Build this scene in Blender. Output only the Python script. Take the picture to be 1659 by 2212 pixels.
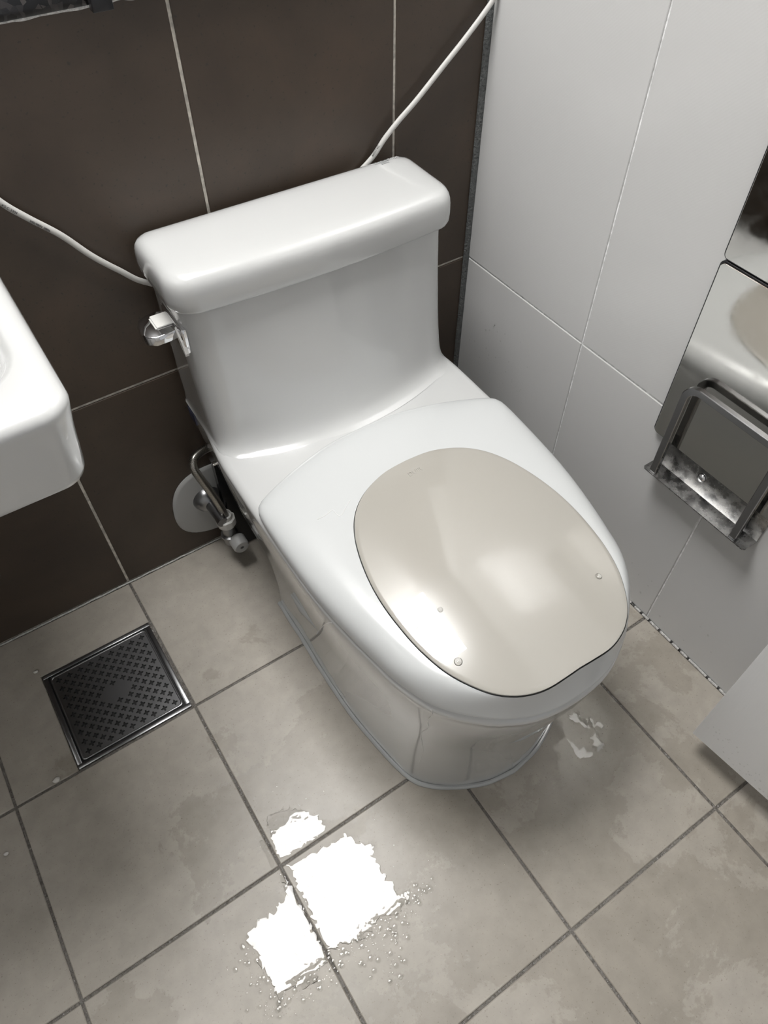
import bpy, bmesh, math, random
from mathutils import Vector, Matrix, noise

for o in list(bpy.data.objects):
    bpy.data.objects.remove(o)
scene = bpy.context.scene
C = scene.collection
random.seed(7)

# ------------------------------------------------------------------ camera
cam_d = bpy.data.cameras.new('camera')
cam = bpy.data.objects.new('camera', cam_d)
C.objects.link(cam)
cam.location = (-0.78071, -0.90266, 1.16668)
cam.rotation_euler = (0.674192, 0.0, -0.587458)
cam_d.sensor_fit = 'HORIZONTAL'
cam_d.sensor_width = 36.0
cam_d.lens = 36.0 * 1576.8 / 1659.0
cam_d.clip_start = 0.02
scene.camera = cam

# ------------------------------------------------------------------ world + light + exposure
world = bpy.data.worlds.new('world')
scene.world = world
world.use_nodes = True
world.node_tree.nodes['Background'].inputs[0].default_value = (0.95, 0.97, 1.0, 1)
world.node_tree.nodes['Background'].inputs[1].default_value = 0.50
vs = scene.view_settings
vs.view_transform = 'Standard'
vs.look = 'None'
vs.gamma = 1.0
vs.use_curve_mapping = False
vs.exposure = 0.0
LIGHT_STRENGTH = 37.5          # glow of the ceiling light's diffuser
LIGHT_RECT = (-0.97, -0.34, -0.42, 0.12)   # x0, x1, y0, y1 on the ceiling
CEIL = 2.25

# ------------------------------------------------------------------ material helpers
def mat(name, color=(0.8, 0.8, 0.8), rough=0.4, metal=0.0, coat=0.0, coat_rough=0.03, ior=1.5, spec=0.5):
    m = bpy.data.materials.new(name)
    m.use_nodes = True
    b = m.node_tree.nodes['Principled BSDF']
    b.inputs['Base Color'].default_value = (*color, 1)
    b.inputs['Roughness'].default_value = rough
    b.inputs['Metallic'].default_value = metal
    b.inputs['Coat Weight'].default_value = coat
    b.inputs['Coat Roughness'].default_value = coat_rough
    b.inputs['IOR'].default_value = ior
    b.inputs['Specular IOR Level'].default_value = spec
    return m

def nodes(m):
    nt = m.node_tree
    return nt, nt.nodes['Principled BSDF']

def objcoord(nt, world_space=True):
    if world_space:
        g = nt.nodes.new('ShaderNodeNewGeometry')
        return g.outputs['Position']
    t = nt.nodes.new('ShaderNodeTexCoord')
    return t.outputs['Object']

def noise_node(nt, vec, scale, detail=4.0, rough=0.55, dist=0.0):
    n = nt.nodes.new('ShaderNodeTexNoise')
    n.inputs['Scale'].default_value = scale
    n.inputs['Detail'].default_value = detail
    n.inputs['Roughness'].default_value = rough
    n.inputs['Distortion'].default_value = dist
    nt.links.new(vec, n.inputs['Vector'])
    return n.outputs['Fac']

def ramp(nt, fac, stops):
    r = nt.nodes.new('ShaderNodeValToRGB')
    e = r.color_ramp.elements
    while len(e) < len(stops):
        e.new(0.5)
    for el, (p, c) in zip(e, stops):
        el.position = p
        el.color = (*c, 1) if len(c) == 3 else c
    nt.links.new(fac, r.inputs['Fac'])
    return r.outputs['Color']

def mix(nt, fac, a, b, kind='MIX'):
    n = nt.nodes.new('ShaderNodeMix')
    n.data_type = 'RGBA'
    n.blend_type = kind
    for i, v in ((0, fac), (6, a), (7, b)):
        if hasattr(v, 'is_linked') or isinstance(v, bpy.types.NodeSocket):
            nt.links.new(v, n.inputs[i])
        else:
            n.inputs[i].default_value = v if i == 0 else (*v, 1)
    return n.outputs[2]

def bump(nt, b, height, strength=0.2, dist=0.001):
    n = nt.nodes.new('ShaderNodeBump')
    n.inputs['Strength'].default_value = strength
    n.inputs['Distance'].default_value = dist
    nt.links.new(height, n.inputs['Height'])
    nt.links.new(n.outputs['Normal'], b.inputs['Normal'])

M = {}
# brown wall tile
m = mat('brown_tile', rough=0.42); nt, b = nodes(m); v = objcoord(nt)
f1 = noise_node(nt, v, 5.5, 6, 0.6, 0.3); f2 = noise_node(nt, v, 220, 2, 0.5)
col = ramp(nt, f1, [(0.28, (0.043, 0.0305, 0.0218)), (0.55, (0.060, 0.0430, 0.0305)), (0.80, (0.082, 0.0545, 0.0375))])
spk = ramp(nt, f2, [(0.30, (0.0, 0.0, 0.0)), (0.36, (1, 1, 1))])
col = mix(nt, spk, (0.036, 0.028, 0.022), col)
nt.links.new(col, b.inputs['Base Color'])
bump(nt, b, f2, 0.08, 0.0006); M['brown_tile'] = m
# white wall tile
m = mat('white_tile', (0.565, 0.562, 0.555), rough=0.24); nt, b = nodes(m); v = objcoord(nt)
w = nt.nodes.new('ShaderNodeTexWave'); w.wave_type = 'BANDS'; w.bands_direction = 'DIAGONAL'
w.inputs['Scale'].default_value = 130; w.inputs['Distortion'].default_value = 1.2; nt.links.new(v, w.inputs['Vector'])
f1 = noise_node(nt, v, 9, 3)
bump(nt, b, w.outputs['Fac'], 0.06, 0.0004); M['white_tile'] = m
# floor tile
m = mat('floor_tile', rough=0.38); nt, b = nodes(m); v = objcoord(nt)
f1 = noise_node(nt, v, 6.0, 8, 0.62, 0.5); f2 = noise_node(nt, v, 34, 6, 0.6, 0.2); f3 = noise_node(nt, v, 320, 2)
wet = noise_node(nt, v, 5.0, 10, 0.66, 0.25)
col = ramp(nt, f1, [(0.25, (0.325, 0.295, 0.252)), (0.5, (0.368, 0.336, 0.289)), (0.75, (0.404, 0.372, 0.325))])
col2 = ramp(nt, f2, [(0.3, (0.90, 0.90, 0.90)), (0.7, (1.06, 1.06, 1.06))])
col = mix(nt, 1.0, col, col2, 'MULTIPLY')
sp = ramp(nt, f3, [(0.28, (0.72, 0.70, 0.68)), (0.36, (1, 1, 1))])
col = mix(nt, 1.0, col, sp, 'MULTIPLY')
dn = nt.nodes.new('ShaderNodeVectorMath'); dn.operation = 'DISTANCE'; dn.inputs[1].default_value = (-0.45, -0.85, 0.0)
nt.links.new(v, dn.inputs[0])
ma = nt.nodes.new('ShaderNodeMath'); ma.operation = 'MULTIPLY_ADD'; ma.inputs[1].default_value = -0.26; nt.links.new(dn.outputs['Value'], ma.inputs[0]); nt.links.new(wet, ma.inputs[2])
ad = nt.nodes.new('ShaderNodeMath'); ad.operation = 'ADD'; ad.inputs[1].default_value = 0.130; nt.links.new(ma.outputs[0], ad.inputs[0])
wet = ad.outputs[0]
wm = ramp(nt, wet, [(0.535, (0, 0, 0)), (0.555, (1, 1, 1))])
wcol = mix(nt, 1.0, col, (0.85, 0.84, 0.825), 'MULTIPLY')
col = mix(nt, wm, col, wcol)
nt.links.new(col, b.inputs['Base Color'])
rg = ramp(nt, wet, [(0.535, (0.42, 0.42, 0.42)), (0.555, (0.35, 0.35, 0.35))])
nt.links.new(rg, b.inputs['Roughness'])
bump(nt, b, f2, 0.10, 0.0008); M['floor_tile'] = m
# grouts
def grout(name, c, rough, sparkle=False):
    m = mat(name, c, rough=rough); nt, b = nodes(m); v = objcoord(nt)
    f = noise_node(nt, v, 260 if sparkle else 120, 3)
    c2 = ramp(nt, f, [(0.3, tuple(x * 0.65 for x in c)), (0.7, tuple(min(1, x * 1.25) for x in c))])
    nt.links.new(c2, b.inputs['Base Color'])
    bump(nt, b, f, 1.0 if sparkle else 0.4, 0.003)
    M[name] = m
grout('floor_grout', (0.15, 0.137, 0.12), 0.12, True)
grout('brown_wall_grout', (0.62, 0.58, 0.51), 0.55)
grout('white_wall_grout', (0.82, 0.82, 0.81), 0.45)
grout('grey_sealant', (0.105, 0.11, 0.108), 0.5, True)
grout('white_sealant', (0.62, 0.61, 0.59), 0.5, True)
grout('wet_sealant', (0.50, 0.49, 0.47), 0.15, True)
M['ceiling'] = mat('ceiling_white', (0.65, 0.65, 0.64), 0.6)
M['ceramic'] = mat('white_glazed_ceramic', (0.50, 0.502, 0.495), 0.22, coat=1.0, coat_rough=0.02)
M['lid_white'] = mat('white_plastic', (0.53, 0.54, 0.537), 0.22, spec=0.5)
M['beige'] = mat('beige_plastic', (0.375, 0.357, 0.320), 0.20, coat=1.0, coat_rough=0.012)
M['chrome'] = mat('chrome', (0.72, 0.72, 0.73), 0.06, metal=1.0)
m = mat('steel', (0.62, 0.61, 0.585), 0.07, metal=1.0); nt, b = nodes(m); v = objcoord(nt)
f = noise_node(nt, v, 60, 4); nt.links.new(ramp(nt, f, [(0.4, (0.05,) * 3), (0.75, (0.14,) * 3)]), b.inputs['Roughness']); M['steel'] = m
m = mat('worn_steel', (0.5, 0.5, 0.48), 0.25, metal=1.0); nt, b = nodes(m); v = objcoord(nt)
f = noise_node(nt, v, 45, 6, 0.65)
nt.links.new(ramp(nt, f, [(0.35, (0.17, 0.17, 0.17)), (0.65, (0.42, 0.415, 0.405))]), b.inputs['Base Color'])
nt.links.new(ramp(nt, f, [(0.35, (0.15,) * 3), (0.65, (0.38,) * 3)]), b.inputs['Roughness']); M['worn_steel'] = m
M['bar_steel'] = mat('bar_steel', (0.36, 0.36, 0.365), 0.20, metal=1.0)
M['black'] = mat('black_rubber', (0.012, 0.012, 0.014), 0.3)
M['gloss_black'] = mat('gloss_black_plastic', (0.012, 0.012, 0.013), 0.12)
M['drain_steel'] = mat('dark_drain_steel', (0.27, 0.27, 0.275), 0.30, metal=1.0)
M['drain_dark'] = mat('drain_dark', (0.008, 0.008, 0.008), 0.6)
M['grey_plastic'] = mat('grey_plastic', (0.36, 0.36, 0.35), 0.4)
M['white_plastic'] = mat('cable_white', (0.58, 0.57, 0.545), 0.42)
M['ink'] = mat('print_ink', (0.30, 0.31, 0.31), 0.5)
M['faint_ink'] = mat('faint_print_ink', (0.56, 0.56, 0.56), 0.5)
M['black_ink'] = mat('black_ink', (0.03, 0.03, 0.03), 0.6)
M['blue_print'] = mat('dark_blue_print', (0.03, 0.035, 0.07), 0.35)
M['clear_sealant'] = mat('grey_clear_sealant', (0.42, 0.43, 0.425), 0.22)
m = mat('braided_steel', (0.42, 0.41, 0.39), 0.28, metal=1.0); nt, b = nodes(m)
t = nt.nodes.new('ShaderNodeTexCoord'); w = nt.nodes.new('ShaderNodeTexChecker'); w.inputs['Scale'].default_value = 60
nt.links.new(t.outputs['UV'], w.inputs['Vector']); w.inputs['Color1'].default_value = (0.10, 0.095, 0.085, 1); w.inputs['Color2'].default_value = (0.62, 0.60, 0.55, 1); nt.links.new(w.outputs['Color'], b.inputs['Base Color']); bump(nt, b, w.outputs['Fac'], 0.9, 0.0012); M['braid'] = m
m = mat('granite', (0.02, 0.02, 0.022), 0.15); nt, b = nodes(m); v = objcoord(nt)
vo = nt.nodes.new('ShaderNodeTexVoronoi'); vo.inputs['Scale'].default_value = 150; nt.links.new(v, vo.inputs['Vector'])
nt.links.new(ramp(nt, vo.outputs['Color'], [(0.25, (0.006, 0.006, 0.007)), (0.6, (0.022, 0.021, 0.022)), (0.85, (0.055, 0.048, 0.046)), (0.97, (0.12, 0.12, 0.115))]), b.inputs['Base Color']); M['granite'] = m
m = mat('door_grey', (0.90, 0.905, 0.91), 0.38); nt, b = nodes(m); t = nt.nodes.new('ShaderNodeTexCoord')
mp = nt.nodes.new('ShaderNodeMapping'); mp.inputs['Scale'].default_value = (1, 60, 2.0); nt.links.new(t.outputs['Object'], mp.inputs['Vector'])
f = noise_node(nt, mp.outputs['Vector'], 7, 4); bump(nt, b, f, 0.35, 0.001); M['door'] = m
m = bpy.data.materials.new('light_diffuser'); m.use_nodes = True; nt = m.node_tree; nt.nodes.clear()
e = nt.nodes.new('ShaderNodeEmission'); e.inputs[0].default_value = (1.0, 0.995, 0.985, 1); e.inputs[1].default_value = LIGHT_STRENGTH
o = nt.nodes.new('ShaderNodeOutputMaterial'); nt.links.new(e.outputs[0], o.inputs[0]); M['light'] = m
# water film: clear, with the mirror reflection of water
m = bpy.data.materials.new('water'); m.use_nodes = True; nt = m.node_tree; nt.nodes.clear()
tr = nt.nodes.new('ShaderNodeBsdfTransparent'); tr.inputs[0].default_value = (0.93, 0.93, 0.925, 1)
gl = nt.nodes.new('ShaderNodeBsdfGlossy'); gl.inputs['Roughness'].default_value = 0.02
fr = nt.nodes.new('ShaderNodeFresnel'); fr.inputs['IOR'].default_value = 1.36
v = objcoord(nt); f = noise_node(nt, v, 28, 3); bp = nt.nodes.new('ShaderNodeBump'); bp.inputs['Strength'].default_value = 0.12; bp.inputs['Distance'].default_value = 0.002
nt.links.new(f, bp.inputs['Height']); nt.links.new(bp.outputs[0], gl.inputs['Normal']); nt.links.new(bp.outputs[0], fr.inputs['Normal'])
mx = nt.nodes.new('ShaderNodeMixShader'); o = nt.nodes.new('ShaderNodeOutputMaterial')
nt.links.new(fr.outputs[0], mx.inputs[0]); nt.links.new(tr.outputs[0], mx.inputs[1]); nt.links.new(gl.outputs[0], mx.inputs[2]); nt.links.new(mx.outputs[0], o.inputs[0])
M['water'] = m
M['trickle_glint'] = mat('trickle_glint', (0.66, 0.66, 0.65), 0.08, coat=1.0)  # white colour stands in for the lamp's glint on the trickles
M['crumb'] = mat('white_crumb', (0.62, 0.60, 0.56), 0.6)

# ------------------------------------------------------------------ object helpers
def tag(o, label=None, cat=None, group=None, kind=None):
    if label: o['label'] = label
    if cat: o['category'] = cat
    if group: o['group'] = group
    if kind: o['kind'] = kind
    return o

def link(name, me, material, parent=None, smooth=None):
    if material is not None:
        me.materials.clear()
        me.materials.append(M[material] if isinstance(material, str) else material)
    o = bpy.data.objects.new(name, me)
    C.objects.link(o)
    if parent is not None:
        o.parent = parent
    if smooth is not None:
        for p in me.polygons: p.use_smooth = True
        me.set_sharp_from_angle(angle=math.radians(smooth))
    return o

def empty(name, loc=(0, 0, 0), rz=0.0):
    o = bpy.data.objects.new(name, None)
    o.empty_display_size = 0.05
    C.objects.link(o)
    o.location = loc
    o.rotation_euler = (0, 0, rz)
    return o

def mesh(name, verts, faces):
    me = bpy.data.meshes.new(name)
    me.from_pydata([tuple(v) for v in verts], [], faces)
    bm = bmesh.new(); bm.from_mesh(me)
    bmesh.ops.recalc_face_normals(bm, faces=bm.faces)
    bm.to_mesh(me); bm.free()
    return me

def box(name, x0, x1, y0, y1, z0, z1, material, parent=None, bevel=0.0, seg=2):
    bm = bmesh.new()
    bmesh.ops.create_cube(bm, size=1.0)
    for v in bm.verts:
        v.co = Vector(((x0 + x1) / 2 + v.co.x * (x1 - x0), (y0 + y1) / 2 + v.co.y * (y1 - y0), (z0 + z1) / 2 + v.co.z * (z1 - z0)))
    if bevel > 0:
        bmesh.ops.bevel(bm, geom=list(bm.edges), offset=bevel, segments=seg, profile=0.5, affect='EDGES')
    me = bpy.data.meshes.new(name); bm.to_mesh(me); bm.free()
    return link(name, me, material, parent, smooth=35 if bevel > 0 else None)

def loft(name, sections, material, parent=None, cap0=True, cap1=True, smooth=40, closed=True):
    n = len(sections[0]); verts = []; faces = []
    for s in sections: verts += [tuple(p) for p in s]
    for i in range(len(sections) - 1):
        for j in range(n if closed else n - 1):
            k = (j + 1) % n
            faces.append((i * n + j, i * n + k, (i + 1) * n + k, (i + 1) * n + j))
    if cap0: faces.append(tuple(range(n))[::-1])
    if cap1: faces.append(tuple(range((len(sections) - 1) * n, len(sections) * n)))
    return link(name, mesh(name, verts, faces), material, parent, smooth)

def catmull(pts, n, closed=False):
    """resample polyline through points with a Catmull-Rom spline, even arc length"""
    P = [Vector(p) for p in pts]; out = []
    L = len(P); segs = L if closed else L - 1
    for i in range(segs):
        if closed:
            a, b, c, d = P[(i - 1) % L], P[i], P[(i + 1) % L], P[(i + 2) % L]
        else:
            a, b, c, d = P[max(i - 1, 0)], P[i], P[i + 1], P[min(i + 2, L - 1)]
        for k in range(12):
            t = k / 12
            out.append(0.5 * ((2 * b) + (c - a) * t + (2 * a - 5 * b + 4 * c - d) * t * t + (3 * b - a - 3 * c + d) * t ** 3))
    out.append(P[0].copy() if closed else P[-1].copy())
    acc = [0.0]
    for i in range(1, len(out)): acc.append(acc[-1] + (out[i] - out[i - 1]).length)
    tot = acc[-1]; res = []; j = 0
    cnt = n if closed else n - 1
    for i in range(n):
        s = tot * i / cnt
        while j < len(acc) - 2 and acc[j + 1] < s: j += 1
        d = acc[j + 1] - acc[j]
        t = 0 if d < 1e-12 else (s - acc[j]) / d
        res.append(out[j].lerp(out[j + 1], min(max(t, 0), 1)))
    return res

def tube(name, pts, ra, rb, material, parent=None, n=14, samples=80, up=(0, -1, 0), twist=0.0, caps=True):
    P = catmull(pts, samples)
    secs = []
    upv = Vector(up)
    acc = 0.0
    uvs = []
    for i, p in enumerate(P):
        t = (P[min(i + 1, len(P) - 1)] - P[max(i - 1, 0)]).normalized()
        s = t.cross(upv)
        if s.length < 1e-4: s = t.cross(Vector((1, 0, 0)))
        s.normalize(); w = s.cross(t).normalized()
        tw = twist * i / (len(P) - 1)
        s2 = s * math.cos(tw) + w * math.sin(tw); w2 = w * math.cos(tw) - s * math.sin(tw)
        secs.append([p + s2 * (ra * math.cos(2 * math.pi * k / n)) + w2 * (rb * math.sin(2 * math.pi * k / n)) for k in range(n)])
    o = loft(name, secs, material, parent, caps, caps)
    me = o.data
    uv = me.uv_layers.new(name='UVMap')
    tot = sum((P[i] - P[i - 1]).length for i in range(1, len(P)))
    for poly in me.polygons:
        for li in poly.loop_indices:
            vi = me.loops[li].vertex_index
            uv.data[li].uv = ((vi // n) / (samples - 1) * tot / 0.05, (vi % n) / n * 0.4)
    return o

def lathe(name, profile, material, parent=None, n=32, axis='Z', loc=(0, 0, 0), smooth=35):
    """profile: (radius, height) list"""
    secs = []
    for r, h in profile:
        ring = []
        for k in range(n):
            a = 2 * math.pi * k / n
            p = Vector((r * math.cos(a), r * math.sin(a), h))
            if axis == 'Y': p = Vector((p.x, -p.z, p.y))
            if axis == 'X': p = Vector((-p.z, p.x, p.y))
            ring.append(p + Vector(loc))
        secs.append(ring)
    return loft(name, secs, material, parent, True, True, smooth)

def text_mesh(name, body, size, material, parent, matrix, extrude=0.0002):
    cu = bpy.data.curves.new(name, 'FONT'); cu.body = body; cu.size = size; cu.extrude = extrude
    cu.align_x = 'LEFT'
    tmp = bpy.data.objects.new(name + '_tmp', cu); C.objects.link(tmp)
    bpy.context.view_layer.update()
    dg = bpy.context.evaluated_depsgraph_get()
    me = bpy.data.meshes.new_from_object(tmp.evaluated_get(dg))
    bpy.data.objects.remove(tmp)
    me.transform(matrix)
    return link(name, me, material, parent)

def frame(origin, xdir, normal):
    x = Vector(xdir).normalized(); z = Vector(normal); z = (z - x * z.dot(x)).normalized(); y = z.cross(x)
    mt = Matrix((x, y, z)).transposed().to_4x4(); mt.translation = Vector(origin)
    return mt

# ------------------------------------------------------------------ the room
T = 0.3; K = 0.2984; D = 0.1619; HJ = 0.4262
XL, YF = -1.40, -1.62       # left and front walls
LEDGE = 0.906
RECESS = 0.15               # upper back wall stands back behind the ledge
G = 0.0045                  # joint width

DX0, DX1, DY0, DY1 = -0.960, -0.766, -0.296, -0.104   # floor drain

floor = box('floor', XL - 0.1, 0.1, YF - 0.1, 0.1, -0.10, -0.0022, 'floor_grout')
# an opening in the slab under the drain is not needed: the drain's well is shallow and stands proud of the slab
tag(floor, kind='structure')
tag(floor, 'taupe square floor tiles with wet recessed grout joints', 'floor')

def slab(name, pts, z0, z1, material, parent, bevel=0.0012):
    """polygon in the xy plane raised from z0 to z1 with a small arris on top"""
    n = len(pts)
    area = sum(pts[i][0] * pts[(i + 1) % n][1] - pts[(i + 1) % n][0] * pts[i][1] for i in range(n))
    if area < 0: pts = pts[::-1]
    ins = []
    for i in range(n):
        a, b, c = Vector(pts[i - 1]), Vector(pts[i]), Vector(pts[(i + 1) % n])
        d1 = (b - a).normalized(); d2 = (c - b).normalized()
        n1 = Vector((-d1.y, d1.x)); n2 = Vector((-d2.y, d2.x))
        ins.append(b + (n1 + n2) * (bevel / max(0.3, 1 + n1.dot(n2))))
    secs = [[(x, y, z0) for x, y in pts], [(x, y, z1 - bevel * 0.7) for x, y in pts], [(p.x, p.y, z1) for p in ins]]
    return loft(name, secs, material, parent, True, True, smooth=None)

xs = [0.0, -D, -D - T, -D - 2 * T, -D - 3 * T, XL]
ys = [0.0, -K, -K - T, -K - 2 * T, -K - 3 * T, -K - 4 * T, YF]
rt = random.Random(3)
for i in range(len(xs) - 1):
    for j in range(len(ys) - 1):
        x1, x0 = xs[i] - (G / 2 if i else 0.0035), xs[i + 1] + G / 2
        y1, y0 = ys[j] - (G / 2 if j else 0.0035), ys[j + 1] + G / 2
        dz = rt.uniform(-0.0003, 0.0003)
        if i == 3 and j == 0:        # the tile cut round the drain
            g = 0.002
            pts = [(x0, y0), (DX0 - g, y0), (DX0 - g, DY1 + g), (x1, DY1 + g), (x1, y1), (x0, y1)]
        else:
            pts = [(x0, y0), (x1, y0), (x1, y1), (x0, y1)]
        slab('floor_tile', pts, -0.008, dz, 'floor_tile', floor)

def wall_tiles(parent, axis, edges_h, edges_v, material, g, depth=0.010, proud=0.0):
    for i in range(len(edges_h) - 1):
        for j in range(len(edges_v) - 1):
            h0, h1 = edges_h[i] + g / 2, edges_h[i + 1] - g / 2
            z0, z1 = edges_v[j] + g / 2, edges_v[j + 1] - g / 2
            bv = 0.0010
            prof = [(0, -depth), (0, -bv * 0.8), (bv, 0)]
            secs = []
            for inset, off in prof:
                ring = [(h0 + inset, z0 + inset), (h1 - inset, z0 + inset), (h1 - inset, z1 - inset), (h0 + inset, z1 - inset)]
                if axis == 'y': secs.append([(a, -off, c) for a, c in ring])     # faces -y, surface at y=0
                else: secs.append([(-off, a, c) for a, c in ring])               # faces -x, surface at x=0
            loft('wall_tile', secs, material, parent, True, True, smooth=None)

# back wall: the tiled lower half and the wall behind the ledge
wall_back = box('wall_back', XL - 0.1, 0.1, 0.0022, 0.30, -0.1, LEDGE, 'brown_wall_grout')
tag(wall_back, 'dark brown large-tile back wall behind the toilet', 'wall', kind='structure')
wall_tiles(wall_back, 'y', [XL, -D - 3 * T, -D - 2 * T, -D - T, -D, -0.004], [0.0015, HJ, LEDGE + 0.002], 'brown_tile', G)
up = box('upper_panel', XL - 0.1, 0.1, RECESS, 0.30, LEDGE, CEIL + 0.1, 'brown_tile', wall_back)

wall_right = box('wall_right', 0.0018, 0.12, YF - 0.1, RECESS, -0.1, CEIL + 0.1, 'white_wall_grout')
tag(wall_right, 'white satin tiled wall to the right of the toilet', 'wall', kind='structure')
wall_tiles(wall_right, 'x', [YF, -K - 4 * T, -K - 3 * T, -K - 2 * T, -K - T, -K, -0.0], [0.001, HJ, HJ + 0.6, HJ + 1.2, CEIL], 'white_tile', 0.0030)

wall_left = box('wall_left', XL - 0.1, XL, YF - 0.1, RECESS, -0.1, CEIL + 0.1, 'white_tile')
tag(wall_left, 'white tiled wall on the left side of the room', 'wall', kind='structure')
# front wall with a doorway
wf = bmesh.new()
wall_front = empty('wall_front')
tag(wall_front, 'white wall with the doorway behind the viewer', 'wall', kind='structure')
box('wall_section', XL, -0.86, YF - 0.1, YF, 0, CEIL, 'white_tile', wall_front)
box('wall_section', -0.16, 0.0, YF - 0.1, YF, 0, CEIL, 'white_tile', wall_front)
box('wall_section', -0.86, -0.16, YF - 0.1, YF, 2.02, CEIL, 'white_tile', wall_front)
wf.free()
ceiling = box('ceiling', XL - 0.1, 0.1, YF - 0.1, 0.30, CEIL, CEIL + 0.1, 'ceiling')
tag(ceiling, 'plain white ceiling', 'ceiling', kind='structure')

# sealant beads as trim
def bead(name, pts, ra, rb, material, label, samples=60, amp=0.0008, parent=None):
    P = []
    for i, p in enumerate(catmull(pts, samples)):
        q = noise.noise(Vector(p) * 45.0) * amp
        P.append(Vector(p) + Vector((q, q, q * 0.5)))
    o = tube(name, P, ra, rb, material, parent, n=10, samples=samples * 2)
    if label: tag(o, label, 'sealant', kind='structure')
    return o
bead('trim_1', [(-0.002, -0.001, 0.0), (-0.002, -0.001, 0.3), (-0.0022, -0.0012, 0.6), (-0.002, -0.001, LEDGE)], 0.0068, 0.0055, 'grey_sealant', 'dark grey sealant bead in the corner between brown and white walls')
bead('trim_2', [(XL, -0.002, LEDGE), (-0.8, -0.002, LEDGE), (-0.4, -0.002, LEDGE), (-0.006, -0.002, LEDGE)], 0.0032, 0.0035, 'white_sealant', 'rough white sealant line under the granite ledge', samples=260, amp=0.0034)

bead('trim_3', [(-.0020, -.012, .0014), (-.0020, -.5, .0014), (-.0020, -1.0, .0014), (-.0020, -1.55, .0014)], 0.0025, 0.0025, 'wet_sealant', 'wet white sealant line where the white wall meets the floor', samples=160, amp=0.0004)
bead('trim_4', [(XL, -.0010, .0002), (-1.0, -.0010, .0002), (-.5, -.0010, .0002), (-.012, -.0010, .0002)], 0.0018, 0.0018, 'wet_sealant', 'thin pale sealant line where the brown wall meets the floor', samples=160, amp=0.0008)
ledge = box('granite_ledge', XL, 0.0, -0.012, RECESS, LEDGE + 0.001, LEDGE + 0.026, 'granite', bevel=0.002)
tag(ledge, 'black speckled granite ledge on top of the brown wall', 'ledge')

# small black bracket clipped over the edge of the ledge
br = empty('shelf_bracket', (-0.539, -0.012, LEDGE))
tag(br, 'small black metal bracket clipped over the granite ledge', 'bracket')
def lb(name, x0, x1, y0, y1, z0, z1, mt, parent, bevel): return box(name, x0, x1, y0, y1, z0, z1, mt, parent, bevel)
lb('clip', -0.011, 0.011, -0.012, 0.0, -0.003, 0.034, 'black', br, 0.0012)
lb('clip_top', -0.011, 0.011, -0.012, 0.05, 0.0262, 0.034, 'black', br, 0.0012)
lb('chrome_strip', -0.0105, 0.0105, -0.0130, -0.0118, 0.0300, 0.0330, 'chrome', br, 0.0004)

# ------------------------------------------------------------------ door standing open along the right wall
door = empty('door_1', (-0.135, -0.8015, 0.06), math.atan2(0.0136, 0.1325))
tag(door, 'light grey wood-grain door standing open beside the white wall', 'door', kind='structure')
# local: the leaf runs along -y, its room-side face at x = 0
lf = box('door_leaf', 0.0, 0.036, -0.70, 0.0, 0.0, 1.92, 'door', door, bevel=0.0015)
for zz in (0.2, 0.95, 1.7):
    lathe('hinge', [(0.006, -0.045), (0.007, -0.043), (0.007, 0.043), (0.006, 0.045)], 'chrome', door, n=16, loc=(0.018, -0.706, zz))
lathe('door_knob', [(0.024, 0), (0.024, 0.006), (0.010, 0.010), (0.010, 0.03), (0.024, 0.04), (0.026, 0.055), (0.018, 0.066), (0.004, 0.068)], 'chrome', door, n=28, axis='X', loc=(0, -0.06, 0.92))

# ------------------------------------------------------------------ ceiling light
lx0, lx1, ly0, ly1 = LIGHT_RECT
lamp = empty('ceiling_light', ((lx0 + lx1) / 2, (ly0 + ly1) / 2, CEIL))
tag(lamp, 'flat rectangular white ceiling light above the toilet', 'ceiling light')
wx, wy = (lx1 - lx0) / 2, (ly1 - ly0) / 2
box('diffuser', -wx, wx, -wy, wy, -0.030, -0.004, 'light', lamp, bevel=0.003)
for (a0, a1, b0, b1) in ((-wx - 0.012, -wx - 0.001, -wy - 0.012, wy + 0.012), (wx + 0.001, wx + 0.012, -wy - 0.012, wy + 0.012),
                         (-wx - 0.001, wx + 0.001, -wy - 0.012, -wy - 0.001), (-wx - 0.001, wx + 0.001, wy + 0.001, wy + 0.012)):
    box('frame_bar', a0, a1, b0, b1, -0.034, 0.0, 'ceiling', lamp)

# ------------------------------------------------------------------ the toilet
YAW = math.radians(-1.5)
X0 = -0.366
toilet = empty('toilet', (X0, 0, 0), YAW)
tag(toilet, 'white one-piece ceramic toilet with a closed lid and beige lid panel', 'toilet')

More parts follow.
